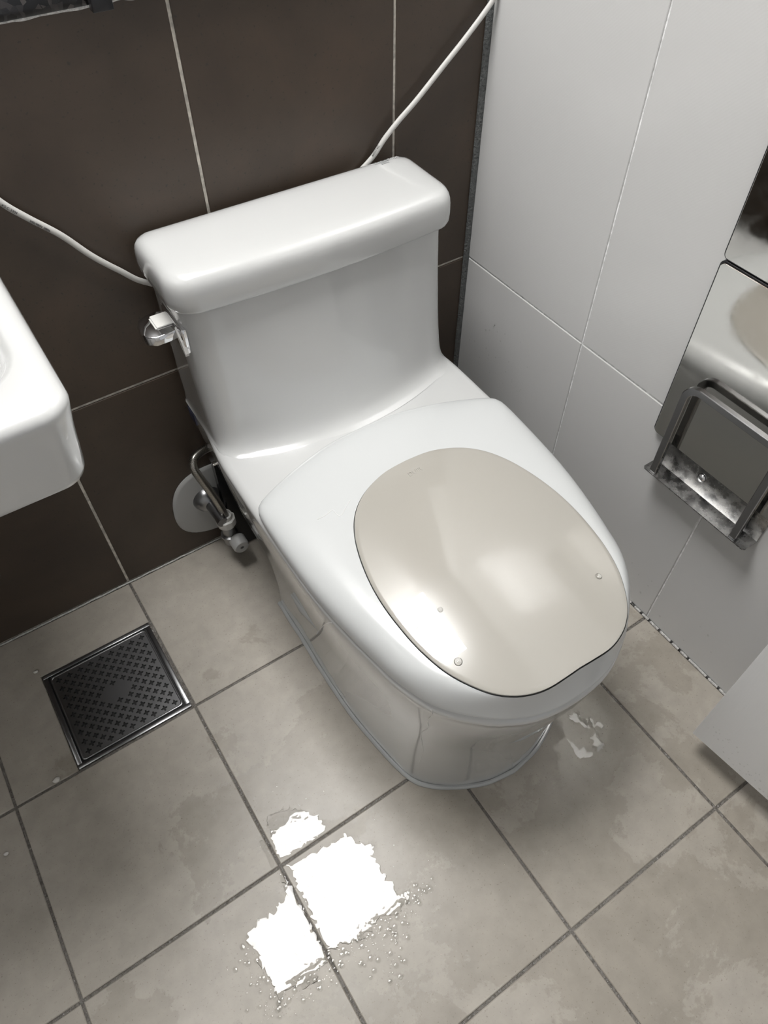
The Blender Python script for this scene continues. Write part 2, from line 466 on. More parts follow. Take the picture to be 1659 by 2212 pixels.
N2 = 72     # samples on each half outline
def outline(half, z, n=N2, inset=0.0):
    """half: (u, v) list from rear centre to front centre on the +u side -> closed ring of (x, y, z)"""
    P = catmull([(u, v, 0) for u, v in half], n)
    ring = [(p.x, -p.y) for p in P] + [(-p.x, -p.y) for p in P[-2:0:-1]]
    if inset:
        cx = 0.0
        m = len(ring); out = []
        for i in range(m):
            a, c = Vector(ring[i - 1]), Vector(ring[(i + 1) % m])
            d = (c - a)
            if d.length < 1e-9: out.append(ring[i]); continue
            d.normalize()
            nn = Vector((d.y, -d.x))          # ring runs so that this points inwards or outwards
            out.append((ring[i][0] + nn.x * inset * SGN, ring[i][1] + nn.y * inset * SGN))
        ring = out
    zf = z if callable(z) else (lambda v: z)
    return [(x, y, zf(-y)) for x, y in ring]
SGN = -1
LIDB = [(0, .237), (.05, .239), (.09, .246), (.13, .257), (.16, .268), (.187, .280), (.199, .287), (.2055, .297), (.208, .313), (.208, .35), (.2065, .394),
        (.204, .437), (.200, .473), (.195, .504), (.189, .536), (.183, .563), (.177, .590), (.167, .619), (.157, .641), (.146, .657), (.133, .672),
        (.118, .686), (.104, .698), (.088, .708), (.066, .719), (.045, .7255), (.023, .729), (0, .730)]
LIDB = [(u, v - .0068 * max(0, (v - .6) / .13)) for u, v in LIDB]
PANEL = [(0, .349), (.04, .352), (.078, .366), (.105, .387), (.124, .416), (.137, .452), (.145, .49), (.148, .525), (.147, .56), (.143, .595),
         (.134, .63), (.121, .657), (.104, .681), (.085, .697), (.065, .7065), (.045, .711), (.022, .7115), (0, .711)]
RIDGE = [(.30, .419), (.35, .4238), (.40, .4268), (.45, .4287), (.50, .4292), (.55, .4275), (.60, .4235), (.65, .4175), (.711, .4080), (.74, .4030)]
def zsurf(u, v):
    """crowned lid surface: highest along the centre line, falling to both sides and to the front"""
    v = min(max(v, .30), .7399)
    P = [Vector((a, b, 0)) for a, b in RIDGE]
    for i in range(len(P) - 1):
        if P[i].x <= v <= P[i + 1].x:
            a = P[max(i - 1, 0)]; b = P[i]; c = P[i + 1]; d = P[min(i + 2, len(P) - 1)]
            t = (v - b.x) / (c.x - b.x)
            m1 = (c.y - a.y) / max(1e-6, c.x - a.x) * (c.x - b.x); m2 = (d.y - b.y) / max(1e-6, d.x - b.x) * (c.x - b.x)
            r = (2 * t ** 3 - 3 * t ** 2 + 1) * b.y + (t ** 3 - 2 * t ** 2 + t) * m1 + (-2 * t ** 3 + 3 * t ** 2) * c.y + (t ** 3 - t ** 2) * m2
            return r - .74 * u * u

def plan_top(rear_v, hw, grow):
    """body outline under the lid: straight sides back to rear_v then the lid's outline"""
    h0 = hw - .012
    pts = [(0, rear_v), (h0 * 0.5, rear_v), (h0 - 0.018, rear_v), (h0 - 0.0055, rear_v + 0.005), (h0 + .001, rear_v + 0.018)]
    for v in (.06, .10, .135, .17, .21, .25, .29):
        if v > rear_v + .03: pts.append((h0 + .002 + (hw - h0 - .002) * min(1, max(0, (v - .09) / .09)), v))
    for u, v in LIDB:
        if v > .345: pts.append((u + grow * min(1, u / .06), v + grow * max(0, (v - .6) / .13)))
    return pts

BASE = [(.172, .29), (.173, .37), (.170, .46), (.158, .55), (.145, .603), (.118, .635), (.083, .657), (.041, .673), (0, .678)]
def plan_base(rear_v, hw):
    return [(0, rear_v), (hw * 0.5, rear_v), (hw - 0.02, rear_v), (hw - 0.004, rear_v + 0.006), (hw, rear_v + 0.02)] + BASE
def lerp_plan(a, b, t, n=N2):
    A = catmull([(u, v, 0) for u, v in a], n); B = catmull([(u, v, 0) for u, v in b], n)
    P = [p.lerp(q, t) for p, q in zip(A, B)]
    return [(p.x, p.y) for p in P]

def ring2(P, z):
    ring = [(u, -v) for u, v in P] + [(-u, -v) for u, v in P[-2:0:-1]]
    return [(x, y, z) for x, y in ring]

# rear line of the skirt sweeps forwards below the tank
rear = [(0.0, .190), (.05, .205), (.10, .203), (.16, .192), (.20, .172), (.23, .142), (.26, .100), (.295, .056), (.317, .033), (.345, .020), (.37, .0165), (.40, .0165)]
def rear_at(z):
    for (a, b), (c, d) in zip(rear, rear[1:]):
        if a <= z <= c: return b + (d - b) * (z - a) / (c - a)
    return rear[-1][1]
secs = []
for z, t, hw in [(0.0, 0, .173), (.010, 0, .1725), (.03, .02, .173), (.07, .05, .175), (.11, .12, .178), (.15, .22, .182), (.18, .32, .186), (.21, .44, .190), (.24, .57, .195),
                 (.27, .69, .199), (.295, .80, .203), (.32, .89, .206), (.34, .945, .2085), (.355, .985, .2095), (.3655, 1.0, .2105)]:
    rv = rear_at(z)
    a = plan_base(rv, .173); b2 = plan_top(rv, .2105, 0.0004)
    secs.append(ring2(lerp_plan(a, b2, t), z))
# rolled rim under the seat, then the deck edge
for z, ins in [(.3690, -0.0012), (.3735, -0.0012), (.3775, 0.0004), (.3805, 0.0030), (.3832, 0.0065), (.3850, 0.0120)]:
    P = lerp_plan(plan_top(rear_at(z), .2105, 0.0004), plan_top(rear_at(z), .2105, 0.0004), 0)
    ring = ring2(P, z); m = len(ring); out = []
    cen = Vector((0, -.4))
    for i in range(m):
        a, c = Vector(ring[i - 1][:2]), Vector(ring[(i + 1) % m][:2]); d = (c - a); d.normalize()
        nn = Vector((d.y, -d.x)); p = Vector(ring[i][:2])
        if nn.dot(cen - p) < 0: nn = -nn            # inward
        k = ins
        if ins < 0: k = ins * min(1, max(0, (-ring[i][1] - .55) / .15))
        q = p + nn * k
        out.append((q.x, q.y, z))
    secs.append(out)
secs = [[(x, y, z - .0300 * min(1, max(0, (z - .20) / .17)) * min(1, max(0, (-y - .30) / .42))) for x, y, z in ring] for ring in secs]
body = loft('bowl_body', secs, 'ceramic', toilet, True, True, smooth=50)

# sealant round the foot
P = lerp_plan(plan_base(.19, .173), plan_base(.19, .173), 0)
ring = ring2(P, 0.0)
half = [Vector(p) for p in ring if -p[1] > .196]
start = [p for p in ring if p[0] >= 0 and -p[1] > .2]; endp = [p for p in ring if p[0] < 0 and -p[1] > .2]
path = [Vector((x * 1.012, y * 1.003, 0.0015)) for x, y, z in start + endp]
P2 = [p + Vector((noise.noise(p * 30) * 0.0012, noise.noise(p * 30 + Vector((9, 0, 0))) * 0.0012, 0)) for p in path]
so = tube('base_sealant', P2, 0.0042, 0.0050, 'clear_sealant', toilet, n=10, samples=220, up=(0, 0, 1))
so['label'] = 'grey sealant bead round the foot of the toilet'

# tank
def tank_ring(z, hw, vf, bulge, r, vb=.016, n=18):
    pts = []
    # start rear centre -> rear right corner -> front right corner -> front centre
    rb = 0.018
    half = [(0, vb), (hw * .5, vb)]
    for k in range(5):
        a = math.pi / 2 * k / 4
        half.append((hw - rb + rb * math.sin(a), vb + rb - rb * math.cos(a)))
    vc = vf - bulge
    half.append((hw, (vb + vc) / 2))
    for k in range(7):
        a = math.pi / 2 * k / 6
        half.append((hw - r + r * math.cos(a), vc - r + r * math.sin(a)))
    half += [((hw - r) * f, vf - bulge * f ** 2 * ((hw - r) / hw) ** 2 * (hw / (hw - r)) ** 2) for f in (.75, .5, .25)] + [(0, vf)]
    return ring2([(p.x, p.y) for p in catmull([(u, v, 0) for u, v in half], N2)], z)
tsec = []
for z, hw, vf, bl, r in [(.384, .2025, .2270, .030, .040), (.3863, .2010, .2195, .029, .040), (.390, .2003, .2120, .028, .041), (.397, .2000, .2045, .026, .042), (.408, .2000, .1980, .024, .043),
                         (.425, .2002, .1920, .022, .043), (.46, .2006, .1820, .019, .042), (.50, .2010, .1725, .016, .040), (.55, .2018, .1620, .013, .038), (.60, .2025, .1535, .010, .036), (.616, .2025, .1515, .010, .036)]:
    tsec.append(tank_ring(z, hw, vf, bl, r))
tank = loft('tank', tsec, 'ceramic', toilet, True, True, smooth=50)
# tank lid
lsec = []
LH, LF = .2125, .1625
for z, d in [(.6120, .0070), (.6128, .0042), (.615, .0018), (.619, .0004), (.628, 0), (.640, .0003), (.648, .0012), (.6535, .0030), (.6575, .0056), (.6607, .0095), (.6628, .0145), (.6640, .0210), (.6648, .032), (.6652, .05)]:
    lsec.append(tank_ring(z, LH - d, LF - d, .008, .036 - d * .35 if d < .03 else .02, vb=.011 + d))
tlid = loft('tank_lid', lsec, 'ceramic', toilet, True, True, smooth=50)
tlid['label'] = 'rounded white ceramic tank lid with a small grey stamp'
# printed stamp on the tank lid (sub-parts)
inv = Matrix.Translation((X0, 0, 0)) @ Matrix.Rotation(YAW, 4, 'Z')
inv = inv.inverted()
def tl(x, y, z): return inv @ Vector((x, y, z))
text_mesh('stamp_lettering', 'DAELIM', .0068, 'ink', tlid, frame(tl(-.2185, -.0365, .66475), (1, 0.02, 0), (0, 0, 1)), 0.00015)
text_mesh('stamp_lettering', 'BATH', .0050, 'ink', tlid, frame(tl(-.2105, -.0420, .66490), (1, 0.02, 0), (0, 0, 1)), 0.00015)
text_mesh('stamp_lettering', 'TOTAL', .0058, 'faint_ink', tlid, frame(tl(-.1955, -.0355, .66460), (1, 0.02, 0), (0, 0, 1)), 0.00015)

# closed seat lid: white frame with a beige dished panel
def zin(u, v): return zsurf(u, v) - 0.0012 - 0.0015 * max(0, (v - .60) / .11) ** 2
def zlow(v): return .3865 - .0300 * min(1, max(0, (v - .30) / .42))
O = outline(LIDB, zlow)
I = [(x, y, zin(x, -y)) for x, y, z in outline(PANEL, 0.0)]
secs = [list(O)]
steps = 14
for k in range(steps + 1):
    th = math.pi / 2 * k / steps
    h = 1 - math.cos(th) ** 0.92 if k < steps else 1.0
    s = math.sin(th) ** 0.9
    ring = []
    q = k / steps
    for (ox, oy, oz), (ix, iy, iz) in zip(O, I):
        zb = oz + .0035
        f = min(1, max(0, (-oy - .600) / .105)); f = f * f * (3 - 2 * f)
        hh = h * (1 - f) + q * f
        ss = s * (1 - f) + (0.15 * q + 0.85 * q ** 1.25) * f
        ring.append((ox + (ix - ox) * hh, oy + (iy - oy) * hh, zb + (iz - zb) * ss))
    secs.append(ring)
secs.append([(x, y, z - 0.004) for x, y, z in I])
secs.append([(x * .97, -(.53 + (-y - .53) * .97), z - 0.010) for x, y, z in I])
lid = loft('toilet_lid', secs, 'lid_white', toilet, True, True, smooth=50)
lid['label'] = 'closed white lid frame round the beige panel'

# beige panel
rim = [(x * .9925, -(.53 + (-y - .53) * .995), 0) for x, y, z in outline(PANEL, 0.0, n=90)]
cx, cy = 0.0, -.545
psec = []
rings = 26
def rimz(x, y): return zsurf(x, -y) + 0.0008
under = [(x * .985, -(.53 + (-y - .53) * .99), rimz(x, y) - 0.0035) for x, y, z in rim]
psec.append([(x * .96, -(.53 + (-y - .53) * .97), rimz(x, y) - 0.006) for x, y, z in rim])
psec.append(under)
psec.append([(x, y, rimz(x, y) - 0.0018) for x, y, z in rim])
psec.append([(x * .9985, y, rimz(x, y) - 0.0003) for x, y, z in rim])
for k in range(rings):
    s = 1 - k / rings
    s = s if k else .995
    ring = []
    for x, y, z in rim:
        px, py = cx + (x - cx) * s, cy + (y - cy) * s
        ring.append((px, py, rimz(px, py)))
    psec.append(ring)
panel = loft('lid_panel', psec, 'beige', lid, True, True, smooth=60)
panel['label'] = 'glossy beige dished panel set in the white lid'
def panel_z(px, py): return rimz(px, py)
e0 = tl(-.390, -.3785, .418)
text_mesh('embossed_lettering', 'DUIR', .0095, 'beige', lid, frame((e0.x, e0.y, panel_z(e0.x + .012, e0.y) - 0.0002), (1, 0.02, 0), (0, -0.06, 1)), 0.0005)

# flush lever on the side of the tank
lev = empty('flush_lever')
lev.parent = toilet
side = -.2015
box('lever_plate', side - .004, side + .004, -.130, -.058, .544, .583, 'chrome', lev, bevel=0.0025)
def paddle():
    pts = [(-.0035, -.066), (-.0035, -.114), (-.018, -.116), (-.034, -.1165), (-.0435, -.110), (-.0475, -.098), (-.046, -.080), (-.040, -.068), (-.028, -.062), (-.015, -.0605)]
    secs = []
    for dz, k in ((0.0, .93), (.0015, 1.0), (.011, 1.0), (.0130, .97), (.0136, .93)):
        mx_, my_ = -.0235, -.09
        secs.append([(side + mx_ + (x - mx_) * k, my_ + (y - my_) * k, .5615 + dz + 0.10 * 0) for x, y in pts])
    return loft('lever_paddle', secs, 'chrome', lev, True, True, smooth=40)
paddle()
wt = box('lever_tab', side - .0255, side - .002, -.100, -.072, .5753, .5778, 'white_plastic', lev, bevel=0.001)
wt['label'] = 'white plastic tab on top of the lever'
wt2 = box('lever_tab', side - .0275, side - .0225, -.100, -.074, .5749, .5762, 'white_plastic', lev, bevel=0.0008)
def skirt():
    pts = [(-.112, .578), (-.127, .564), (-.133, .548), (-.131, .543), (-.120, .553), (-.114, .563)]
    secs = [[(side - .006, y, z) for y, z in pts], [(side - .001, y, z) for y, z in pts]]
    return loft('lever_base', secs, 'white_plastic', lev, True, True, smooth=None)
skirt()
# small dark printed sticker low on the tank side
st = box('rating_sticker', -.2030, -.1975, -.062, -.036, .356, .379, 'blue_print', toilet, bevel=0.0004)
st['label'] = 'small dark blue and white rating sticker'
# plain black box behind the skirt, with a chrome band on top
bt = loft('black_box', [[(x, y, z) for x, y in ((-.190, -.030), (-.12, -.030), (-.12, -.048), (-.190, -.048))] for z in (0.004, .243)], 'gloss_black', toilet, smooth=None)
bt['label'] = 'plain black box behind the toilet skirt'
box('box_band', -.1915, -.118, -.0495, -.0285, .2432, .2475, 'chrome', toilet, bevel=0.0006)

# ------------------------------------------------------------------ water supply: valve and braided hose
valve = empty('angle_valve', (-.556, 0, .12))
tag(valve, 'grey angle valve with a round wall cover beside the toilet', 'valve')
def wplate():
    n = 64; secs = []
    for d, k in ((0.0005, 1.0), (0.003, 1.0), (0.0055, .97), (0.0065, .93)):
        ring = []
        for i in range(n):
            a = 2 * math.pi * i / n
            r = .088 * (1 - 0.035 * math.cos(4 * a + 0.5))
            ring.append((r * k * math.cos(a), -d, r * k * math.sin(a)))
        secs.append(ring)
    return loft('wall_cover', secs, 'grey_plastic', valve, True, True, smooth=40)
wplate()
lathe('dome', [(.027, .006), (.0265, .010), (.023, .018), (.016, .025), (.011, .027), (.010, .055), (.010, .075)], 'drain_steel', valve, n=32, axis='Y', loc=(-.020, 0, .012))
lathe('valve_body', [(.0125, -.052), (.0125, -.035), (.016, -.033), (.016, -.028), (.012, -.026), (.012, .0)], 'drain_steel', valve, n=24, loc=(-.011, -.062, -.012))
knob = lathe('handle', [(.013, 0), (.0155, .003), (.0155, .022), (.013, .026), (.0035, .0262), (.0035, .020)], 'grey_plastic', valve, n=18, axis='Y', loc=(-.004, -.072, -.050))
lathe('handle_stem', [(.008, 0), (.008, .03)], 'drain_steel', valve, n=16, axis='Y', loc=(-.004, -.048, -.050))

hose = empty('supply_hose', (-.567, -.062, .108))
tag(hose, 'braided steel water hose with white plastic nut behind the toilet', 'hose')
def hl(x, y, z): return (x + .567, y + .062, z - .108)
tube('braided_hose', [hl(-.567, -.062, .135), hl(-.569, -.060, .155), hl(-.577, -.056, .195), hl(-.588, -.050, .240), hl(-.5915, -.044, .259), hl(-.586, -.037, .270), hl(-.571, -.031, .273), hl(-.548, -.027, .272), hl(-.505, -.024, .269)],
     .0072, .0072, 'braid', hose, n=16, samples=120)
nut_p = []
nn = 36
for r, h in [(.0125, 0), (.0165, .001), (.0172, .004), (.0168, .018), (.0135, .0195), (.0130, .028), (.0105, .0295), (.0095, .024)]:
    nut_p.append([((r * (1.0 + (0.05 if (k % 4 < 2 and 0.001 < h < .019) else 0))) * math.cos(2 * math.pi * k / nn), (r * (1.0 + (0.05 if (k % 4 < 2 and 0.001 < h < .019) else 0))) * math.sin(2 * math.pi * k / nn), h) for k in range(nn)])
nut = loft('hose_nut', nut_p, 'white_plastic', hose, True, True, smooth=30)

# ------------------------------------------------------------------ power cord passing behind the tank
cord_pts = [(-.752, -.009, .88), (-.742, -.011, .84), (-.728, -.012, .785), (-.705, -.012, .744), (-.684, -.0115, .718), (-.656, -.011, .687), (-.629, -.010, .649), (-.601, -.0085, .617), (-.575, -.007, .590),
            (-.53, -.006, .566), (-.45, -.006, .556), (-.36, -.006, .572), (-.29, -.006, .606), (-.235, -.0065, .640), (-.205, -.0085, .661), (-.186, -.011, .683), (-.162, -.012, .703),
            (-.133, -.013, .724), (-.087, -.013, .760), (-.050, -.014, .790), (-.014, -.015, .8225), (-.0085, -.016, .835), (-.0075, -.016, .87), (-.0075, -.016, .925)]
cord = empty('power_cord', (0, 0, 0))
tag(cord, 'white power cord running behind the tank across the brown wall', 'cord')
cs = tube('cable', cord_pts, .0040, .0030, 'white_plastic', cord, n=14, samples=260)
def cord_text(a, b, body, size, lift, shift):
    a, b = Vector(a), Vector(b); d = (b - a).normalized()
    nrm = Vector((-.3, -.72, .5)); nrm = (nrm - d * nrm.dot(d)).normalized()
    side = nrm.cross(d)
    text_mesh('print_lettering', body, size, 'black_ink', cord, frame(a + nrm * lift + side * shift, d, nrm), 0.0001)
cord_text((-.7045, -.012, .7425), (-.684, -.0115, .718), 'KS C 3304', .0042, .0034, -.0026)
cord_text((-.6835, -.0115, .7165), (-.656, -.011, .687), '300/300V 2006', .0042, .0034, -.0026)
cord_text((-.205, -.0085, .662), (-.183, -.011, .688), '60227 KC', .0042, .0034, -.0005)

# ------------------------------------------------------------------ floor drain
drain = empty('floor_drain', (DX0, DY0, 0))
tag(drain, 'square dark steel floor drain with clover-shaped holes', 'drain')
dw, dh = DX1 - DX0, DY1 - DY0
box('drain_well', 0.004, dw - .004, 0.004, dh - .004, -0.0021, -0.0012, 'drain_dark', drain)
for a0, a1, b0, b1 in ((0, dw, 0, .0075), (0, dw, dh - .0075, dh), (0, .0075, .0075, dh - .0075), (dw - .0075, dw, .0075, dh - .0075)):
    box('frame_bar', a0, a1, b0, b1, -0.002, 0.0020, 'drain_steel', drain, bevel=0.0008)
# grate cut from a filled curve with holes
cu = bpy.data.curves.new('grate', 'CURVE'); cu.dimensions = '2D'; cu.fill_mode = 'BOTH'; cu.extrude = 0.0006
def spline(pts):
    s = cu.splines.new('POLY'); s.points.add(len(pts) - 1); s.use_cyclic_u = True
    for p, q in zip(s.points, pts): p.co = (q[0], q[1], 0, 1)
def rrect(x0, y0, x1, y1, r, n=5):
    pts = []
    for cx_, cy_, a0 in ((x1 - r, y1 - r, 0), (x0 + r, y1 - r, 90), (x0 + r, y0 + r, 180), (x1 - r, y0 + r, 270)):
        for k in range(n + 1):
            a = math.radians(a0 + 90 * k / n); pts.append((cx_ + r * math.cos(a), cy_ + r * math.sin(a)))
    return pts
g0 = .0100
spline(rrect(g0, g0, dw - g0, dh - g0, .006))
def clover(cx_, cy_, r):
    pts = []
    for k in range(32):
        a = 2 * math.pi * k / 32
        rr = r * (0.74 + 0.28 * math.cos(4 * a))
        pts.append((cx_ + rr * math.cos(a), cy_ + rr * math.sin(a)))
    return pts
x_a, x_b, y_a, y_b = .0225, dw - .0215, .0215, dh - .0225
sx, sy = (x_b - x_a) / 16, (y_b - y_a) / 16
for i in range(17):
    for j in range(17):
        if (i % 2) != (j % 2): continue
        if abs(i - 8) <= 2 and abs(j - 8) <= 1: continue
        spline(clover(x_a + i * sx, y_a + j * sy, .0054))
tmp = bpy.data.objects.new('grate_tmp', cu); C.objects.link(tmp); bpy.context.view_layer.update()
gm = bpy.data.meshes.new_from_object(tmp.evaluated_get(bpy.context.evaluated_depsgraph_get())); bpy.data.objects.remove(tmp)
grate = link('grate', gm, 'drain_steel', drain); grate.location = (0, 0, 0.0008)
# raised rim round the grate
rr_o = rrect(g0, g0, dw - g0, dh - g0, .006); rr_i = rrect(g0 + .003, g0 + .003, dw - g0 - .003, dh - g0 - .003, .005); rr_m = rrect(g0 + .0015, g0 + .0015, dw - g0 - .0015, dh - g0 - .0015, .0055)
loft('grate_rim', [[(x, y, .0014) for x, y in rr_o], [(x, y, .0026) for x, y in rr_m], [(x, y, .0014) for x, y in rr_i]], 'drain_steel', drain, False, False, smooth=80)

# ------------------------------------------------------------------ wash basin at the left
SX1, SX0, SY0, SZ = -.7455, -1.245, -.4535, .800
sink = empty('wash_basin', ((SX0 + SX1) / 2, 0, 0))
tag(sink, 'white ceramic wash basin with a rounded corner beside the brown wall', 'wash basin')
sw = (SX1 - SX0) / 2; sd = -SY0
def rring(hw, y0, y1, r, z, n=10):
    pts = []
    for cx_, cy_, a0, rr in ((hw - r, y1 - .004, 0, .004), (-hw + r, y1 - .004, 90, .004), (-hw + r, y0 + r, 180, r), (hw - r, y0 + r, 270, r)):
        for k in range(n + 1):
            a = math.radians(a0 + 90 * k / n); rx = r if rr == r else r
            pts.append((cx_ + rx * math.cos(a), cy_ + rr * math.sin(a), z))
    return pts
ssec = []
for z, d in [(.640, .20), (.655, .17), (.675, .13), (.694, .08), (.706, .04), (.7105, .026), (.7125, .0190), (.716, .0150), (.722, .0132), (.765, .0085), (.786, .0048), (.7915, .0042), (.7955, .0056), (.7985, .0090), (.800, .0145)]:
    ssec.append(rring(sw - d, -sd + d * .9, -.003, max(.014, .030 - d * .5), z))
for z, d, r in [(.800, .024, .05), (.7985, .0275, .05), (.793, .032, .05), (.775, .038, .05), (.72, .057, .06), (.705, .085, .06), (.698, .13, .05)]:
    ssec.append(rring(sw - d, -sd + d + .020, -.08 - d * .4, r, z))
loft('basin', ssec, 'ceramic', sink, True, True, smooth=45)
lathe('drain_plug', [(.022, 0), (.022, .003), (.016, .006), (.004, .007)], 'chrome', sink, n=24, loc=(0, -.25, .698))
psec2 = []
for z, hw, dp in [(.325, .05, .04), (.332, .075, .06), (.35, .092, .08), (.40, .108, .10), (.5, .115, .115), (.62, .12, .13), (.668, .12, .135)]:
    psec2.append([(hw * math.cos(a) , -.13 + dp * math.sin(a), z) if False else (hw * math.copysign(abs(math.cos(a)) ** .8, math.cos(a)), -.135 + dp * math.copysign(abs(math.sin(a)) ** .8, math.sin(a)), z) for a in [2 * math.pi * k / 40 for k in range(40)]])
loft('half_pedestal', psec2, 'ceramic', sink, True, True, smooth=50)
fau = lathe('faucet', [(.024, 0), (.024, .01), (.018, .014), (.018, .09), (.012, .10)], 'chrome', sink, n=24, loc=(0, -.055, .800))
tube('spout', [(0, -.055, .875), (0, -.09, .885), (0, -.13, .880), (0, -.15, .862)], .010, .010, 'chrome', sink, n=14, samples=24, up=(1, 0, 0))

# ------------------------------------------------------------------ paper holder on the right wall
holder = empty('paper_holder', (0, -.5905, .335))
tag(holder, 'polished steel toilet paper holder with tray on the white wall', 'paper holder')
def hb(name, x0, x1, y0, y1, z0, z1, mt, bv): return box(name, x0, x1, y0 + .5905, y1 + .5905, z0 - .335, z1 - .335, mt, holder, bv)
def plate(name, x_back, x_front, y0, y1, z0, z1, r, mt, bow=0.0, dz=0.0):
    """rounded plate facing -x, may bow towards its top"""
    pr = rrect(y0, z0, y1, z1, r, 6)
    secs = [[(x_back, y + .5905, z - .335) for y, z in pr], [(x_front + .0006, y + .5905, z - .335) for y, z in pr],
            [(x_front, y + .5905 + (.0006 if y < (y0 + y1) / 2 else -.0006), z - .335 + (.0006 if z < (z0 + z1) / 2 else -.0006)) for y, z in pr]]
    return loft(name, secs, mt, holder, True, True, smooth=None)
PY0, PY1 = -.706, -.4765
plate('backing', -.0005, -.0078, PY0 - .0026, PY1 + .0026, .3836, .6722, .008, 'black')
plate('backing', -.0005, -.0078, PY0 - .0026, PY1 + .0026, .6732, .8326, .008, 'black')
plate('cover', -.0080, -.0100, PY0, PY1, .3862, .6700, .006, 'steel')
plate('cover', -.0080, -.0100, PY0, PY1, .6755, .8300, .006, 'steel')
hb('tray_flange', -.0040, -.0005, -.686, -.495, .3345, .3820, 'worn_steel', .0008)
def tray():
    t = .0016
    pts = [(-.0005, -.495), (-.0285, -.495), (-.032, -.4985), (-.032, -.6825), (-.0285, -.686), (-.0005, -.686)]
    return loft('tray', [[(x, y + .5905, z) for x, y in pts] for z in (-.0016, .0)], 'worn_steel', holder, True, True, smooth=None)
tray()
# square-section bent rail
def rail():
    P = [(-.026, -.511, .3355)]
    r = .020; y_l, y_r, zt = -.511, -.662, .507
    path = [Vector((0, y_l, .3355)), Vector((0, y_l, zt - r))]
    for k in range(1, 9):
        a = math.pi / 2 * k / 8
        path.append(Vector((0, y_l - r + r * math.cos(a), zt - r + r * math.sin(a))))
    path.append(Vector((0, y_r + r, zt)))
    for k in range(1, 9):
        a = math.pi / 2 * k / 8
        path.append(Vector((0, y_r + r - r * math.sin(a), zt - r + r * math.cos(a))))
    path.append(Vector((0, y_r, .3355)))
    secs = []
    h = .0056
    for i, p in enumerate(path):
        t = (path[min(i + 1, len(path) - 1)] - path[max(i - 1, 0)]).normalized()
        nrm = Vector((0, -t.z, t.y))
        ring = []
        for a, c in ((-1, -.8), (-.8, -1), (.8, -1), (1, -.8), (1, .8), (.8, 1), (-.8, 1), (-1, .8)):
            q = p + nrm * (h * a); ring.append((-.0255 + c * .0042, q.y + .5905, q.z - .335))
        secs.append(ring)
    return loft('rail', secs, 'bar_steel', holder, True, True, smooth=30)
rail()
lathe('screw_head', [(.0075, 0), (.0075, .0012), (.006, .0036), (.003, .0050), (.0005, .0053)], 'chrome', holder, n=20, axis='X', loc=(-.004, -.574 + .5905, .366 - .335))

# ------------------------------------------------------------------ water on the floor
camP = Vector(cam.location)
def px(x, y, z=0.0):
    """spot on the floor measured from the photograph"""
    d = Matrix.Rotation(-0.587458, 3, 'Z') @ Matrix.Rotation(0.674192, 3, 'X') @ Vector(((x - 829.5) / 1576.8, -(y - 1106) / 1576.8, -1))
    t = (z - camP.z) / d.z
    q = camP + d * t
    return (q.x, q.y)
def puddle(poly, ox, oy, sc, label, rough=0.0080):
    P = [Vector((*px(ox + x / sc, oy + y / sc), 0)) for x, y in poly]
    R = catmull(P, len(P) * 7, closed=True)
    R = [p + Vector((noise.noise(p * 140) * rough + noise.noise(p * 420) * rough * .6, noise.noise(p * 140 + Vector((5, 3, 0))) * rough + noise.noise(p * 420 + Vector((1, 8, 0))) * rough * .6, 0)) for p in R]
    c = sum(R, Vector()) / len(R)
    bm = bmesh.new()
    lo = [bm.verts.new((p.x, p.y, .0004)) for p in R]
    hi = [bm.verts.new((c.x + (p.x - c.x) * .985, c.y + (p.y - c.y) * .985, .0012)) for p in R]
    n = len(R)
    for i in range(n): bm.faces.new((lo[i], lo[(i + 1) % n], hi[(i + 1) % n], hi[i]))
    f = bm.faces.new(hi)
    bmesh.ops.triangulate(bm, faces=[f])
    bmesh.ops.recalc_face_normals(bm, faces=bm.faces)
    me = bpy.data.meshes.new('puddle'); bm.to_mesh(me); bm.free()
    o = link('puddle', me, 'water')
    return tag(o, label, 'puddle', 'water puddles on the floor')
PU = 400, 1550, 1.952
puddle([(345, 425), (385, 400), (405, 380), (440, 390), (480, 378), (530, 405), (575, 435), (590, 465), (560, 498), (500, 540), (440, 570), (410, 592), (395, 585), (380, 555), (365, 520), (355, 480)], *PU, 'small bright puddle on the tile left of the toilet front')
puddle([(430, 622), (520, 585), (600, 535), (670, 498), (690, 490), (720, 520), (800, 540), (790, 580), (820, 630), (850, 680), (900, 740), (930, 750), (955, 730), (955, 760), (930, 790), (900, 820), (860, 840), (820, 845),
        (790, 880), (760, 920), (720, 940), (660, 960), (612, 982), (590, 955), (560, 895), (525, 820), (490, 750), (465, 700), (450, 660)], *PU, 'largest bright puddle in front of the toilet')
puddle([(415, 660), (440, 700), (470, 755), (500, 820), (545, 910), (585, 985), (600, 1030), (590, 1045), (550, 1060), (550, 1110), (500, 1130), (440, 1140), (410, 1160), (395, 1195), (385, 1150), (360, 1110),
        (320, 1050), (290, 980), (250, 915), (280, 890), (320, 850), (360, 830), (400, 785), (425, 750), (410, 700)], *PU, 'long bright puddle nearest the viewer')
puddle([(312, 525), (335, 525), (355, 570), (375, 610), (365, 635), (345, 590)], *PU, 'narrow puddle beside the grout joint', .0010)
QU = 1080, 1250, 5.184
puddle([(750, 1520), (800, 1540), (850, 1490), (890, 1515), (910, 1560), (950, 1570), (1000, 1570), (1040, 1580), (1050, 1630), (1100, 1605), (1150, 1640), (1165, 1690), (1100, 1650), (1040, 1665), (970, 1675), (920, 1655), (890, 1610), (830, 1620), (790, 1575)], *QU, 'jagged puddle right of the toilet front, nearest the bowl', .0030)
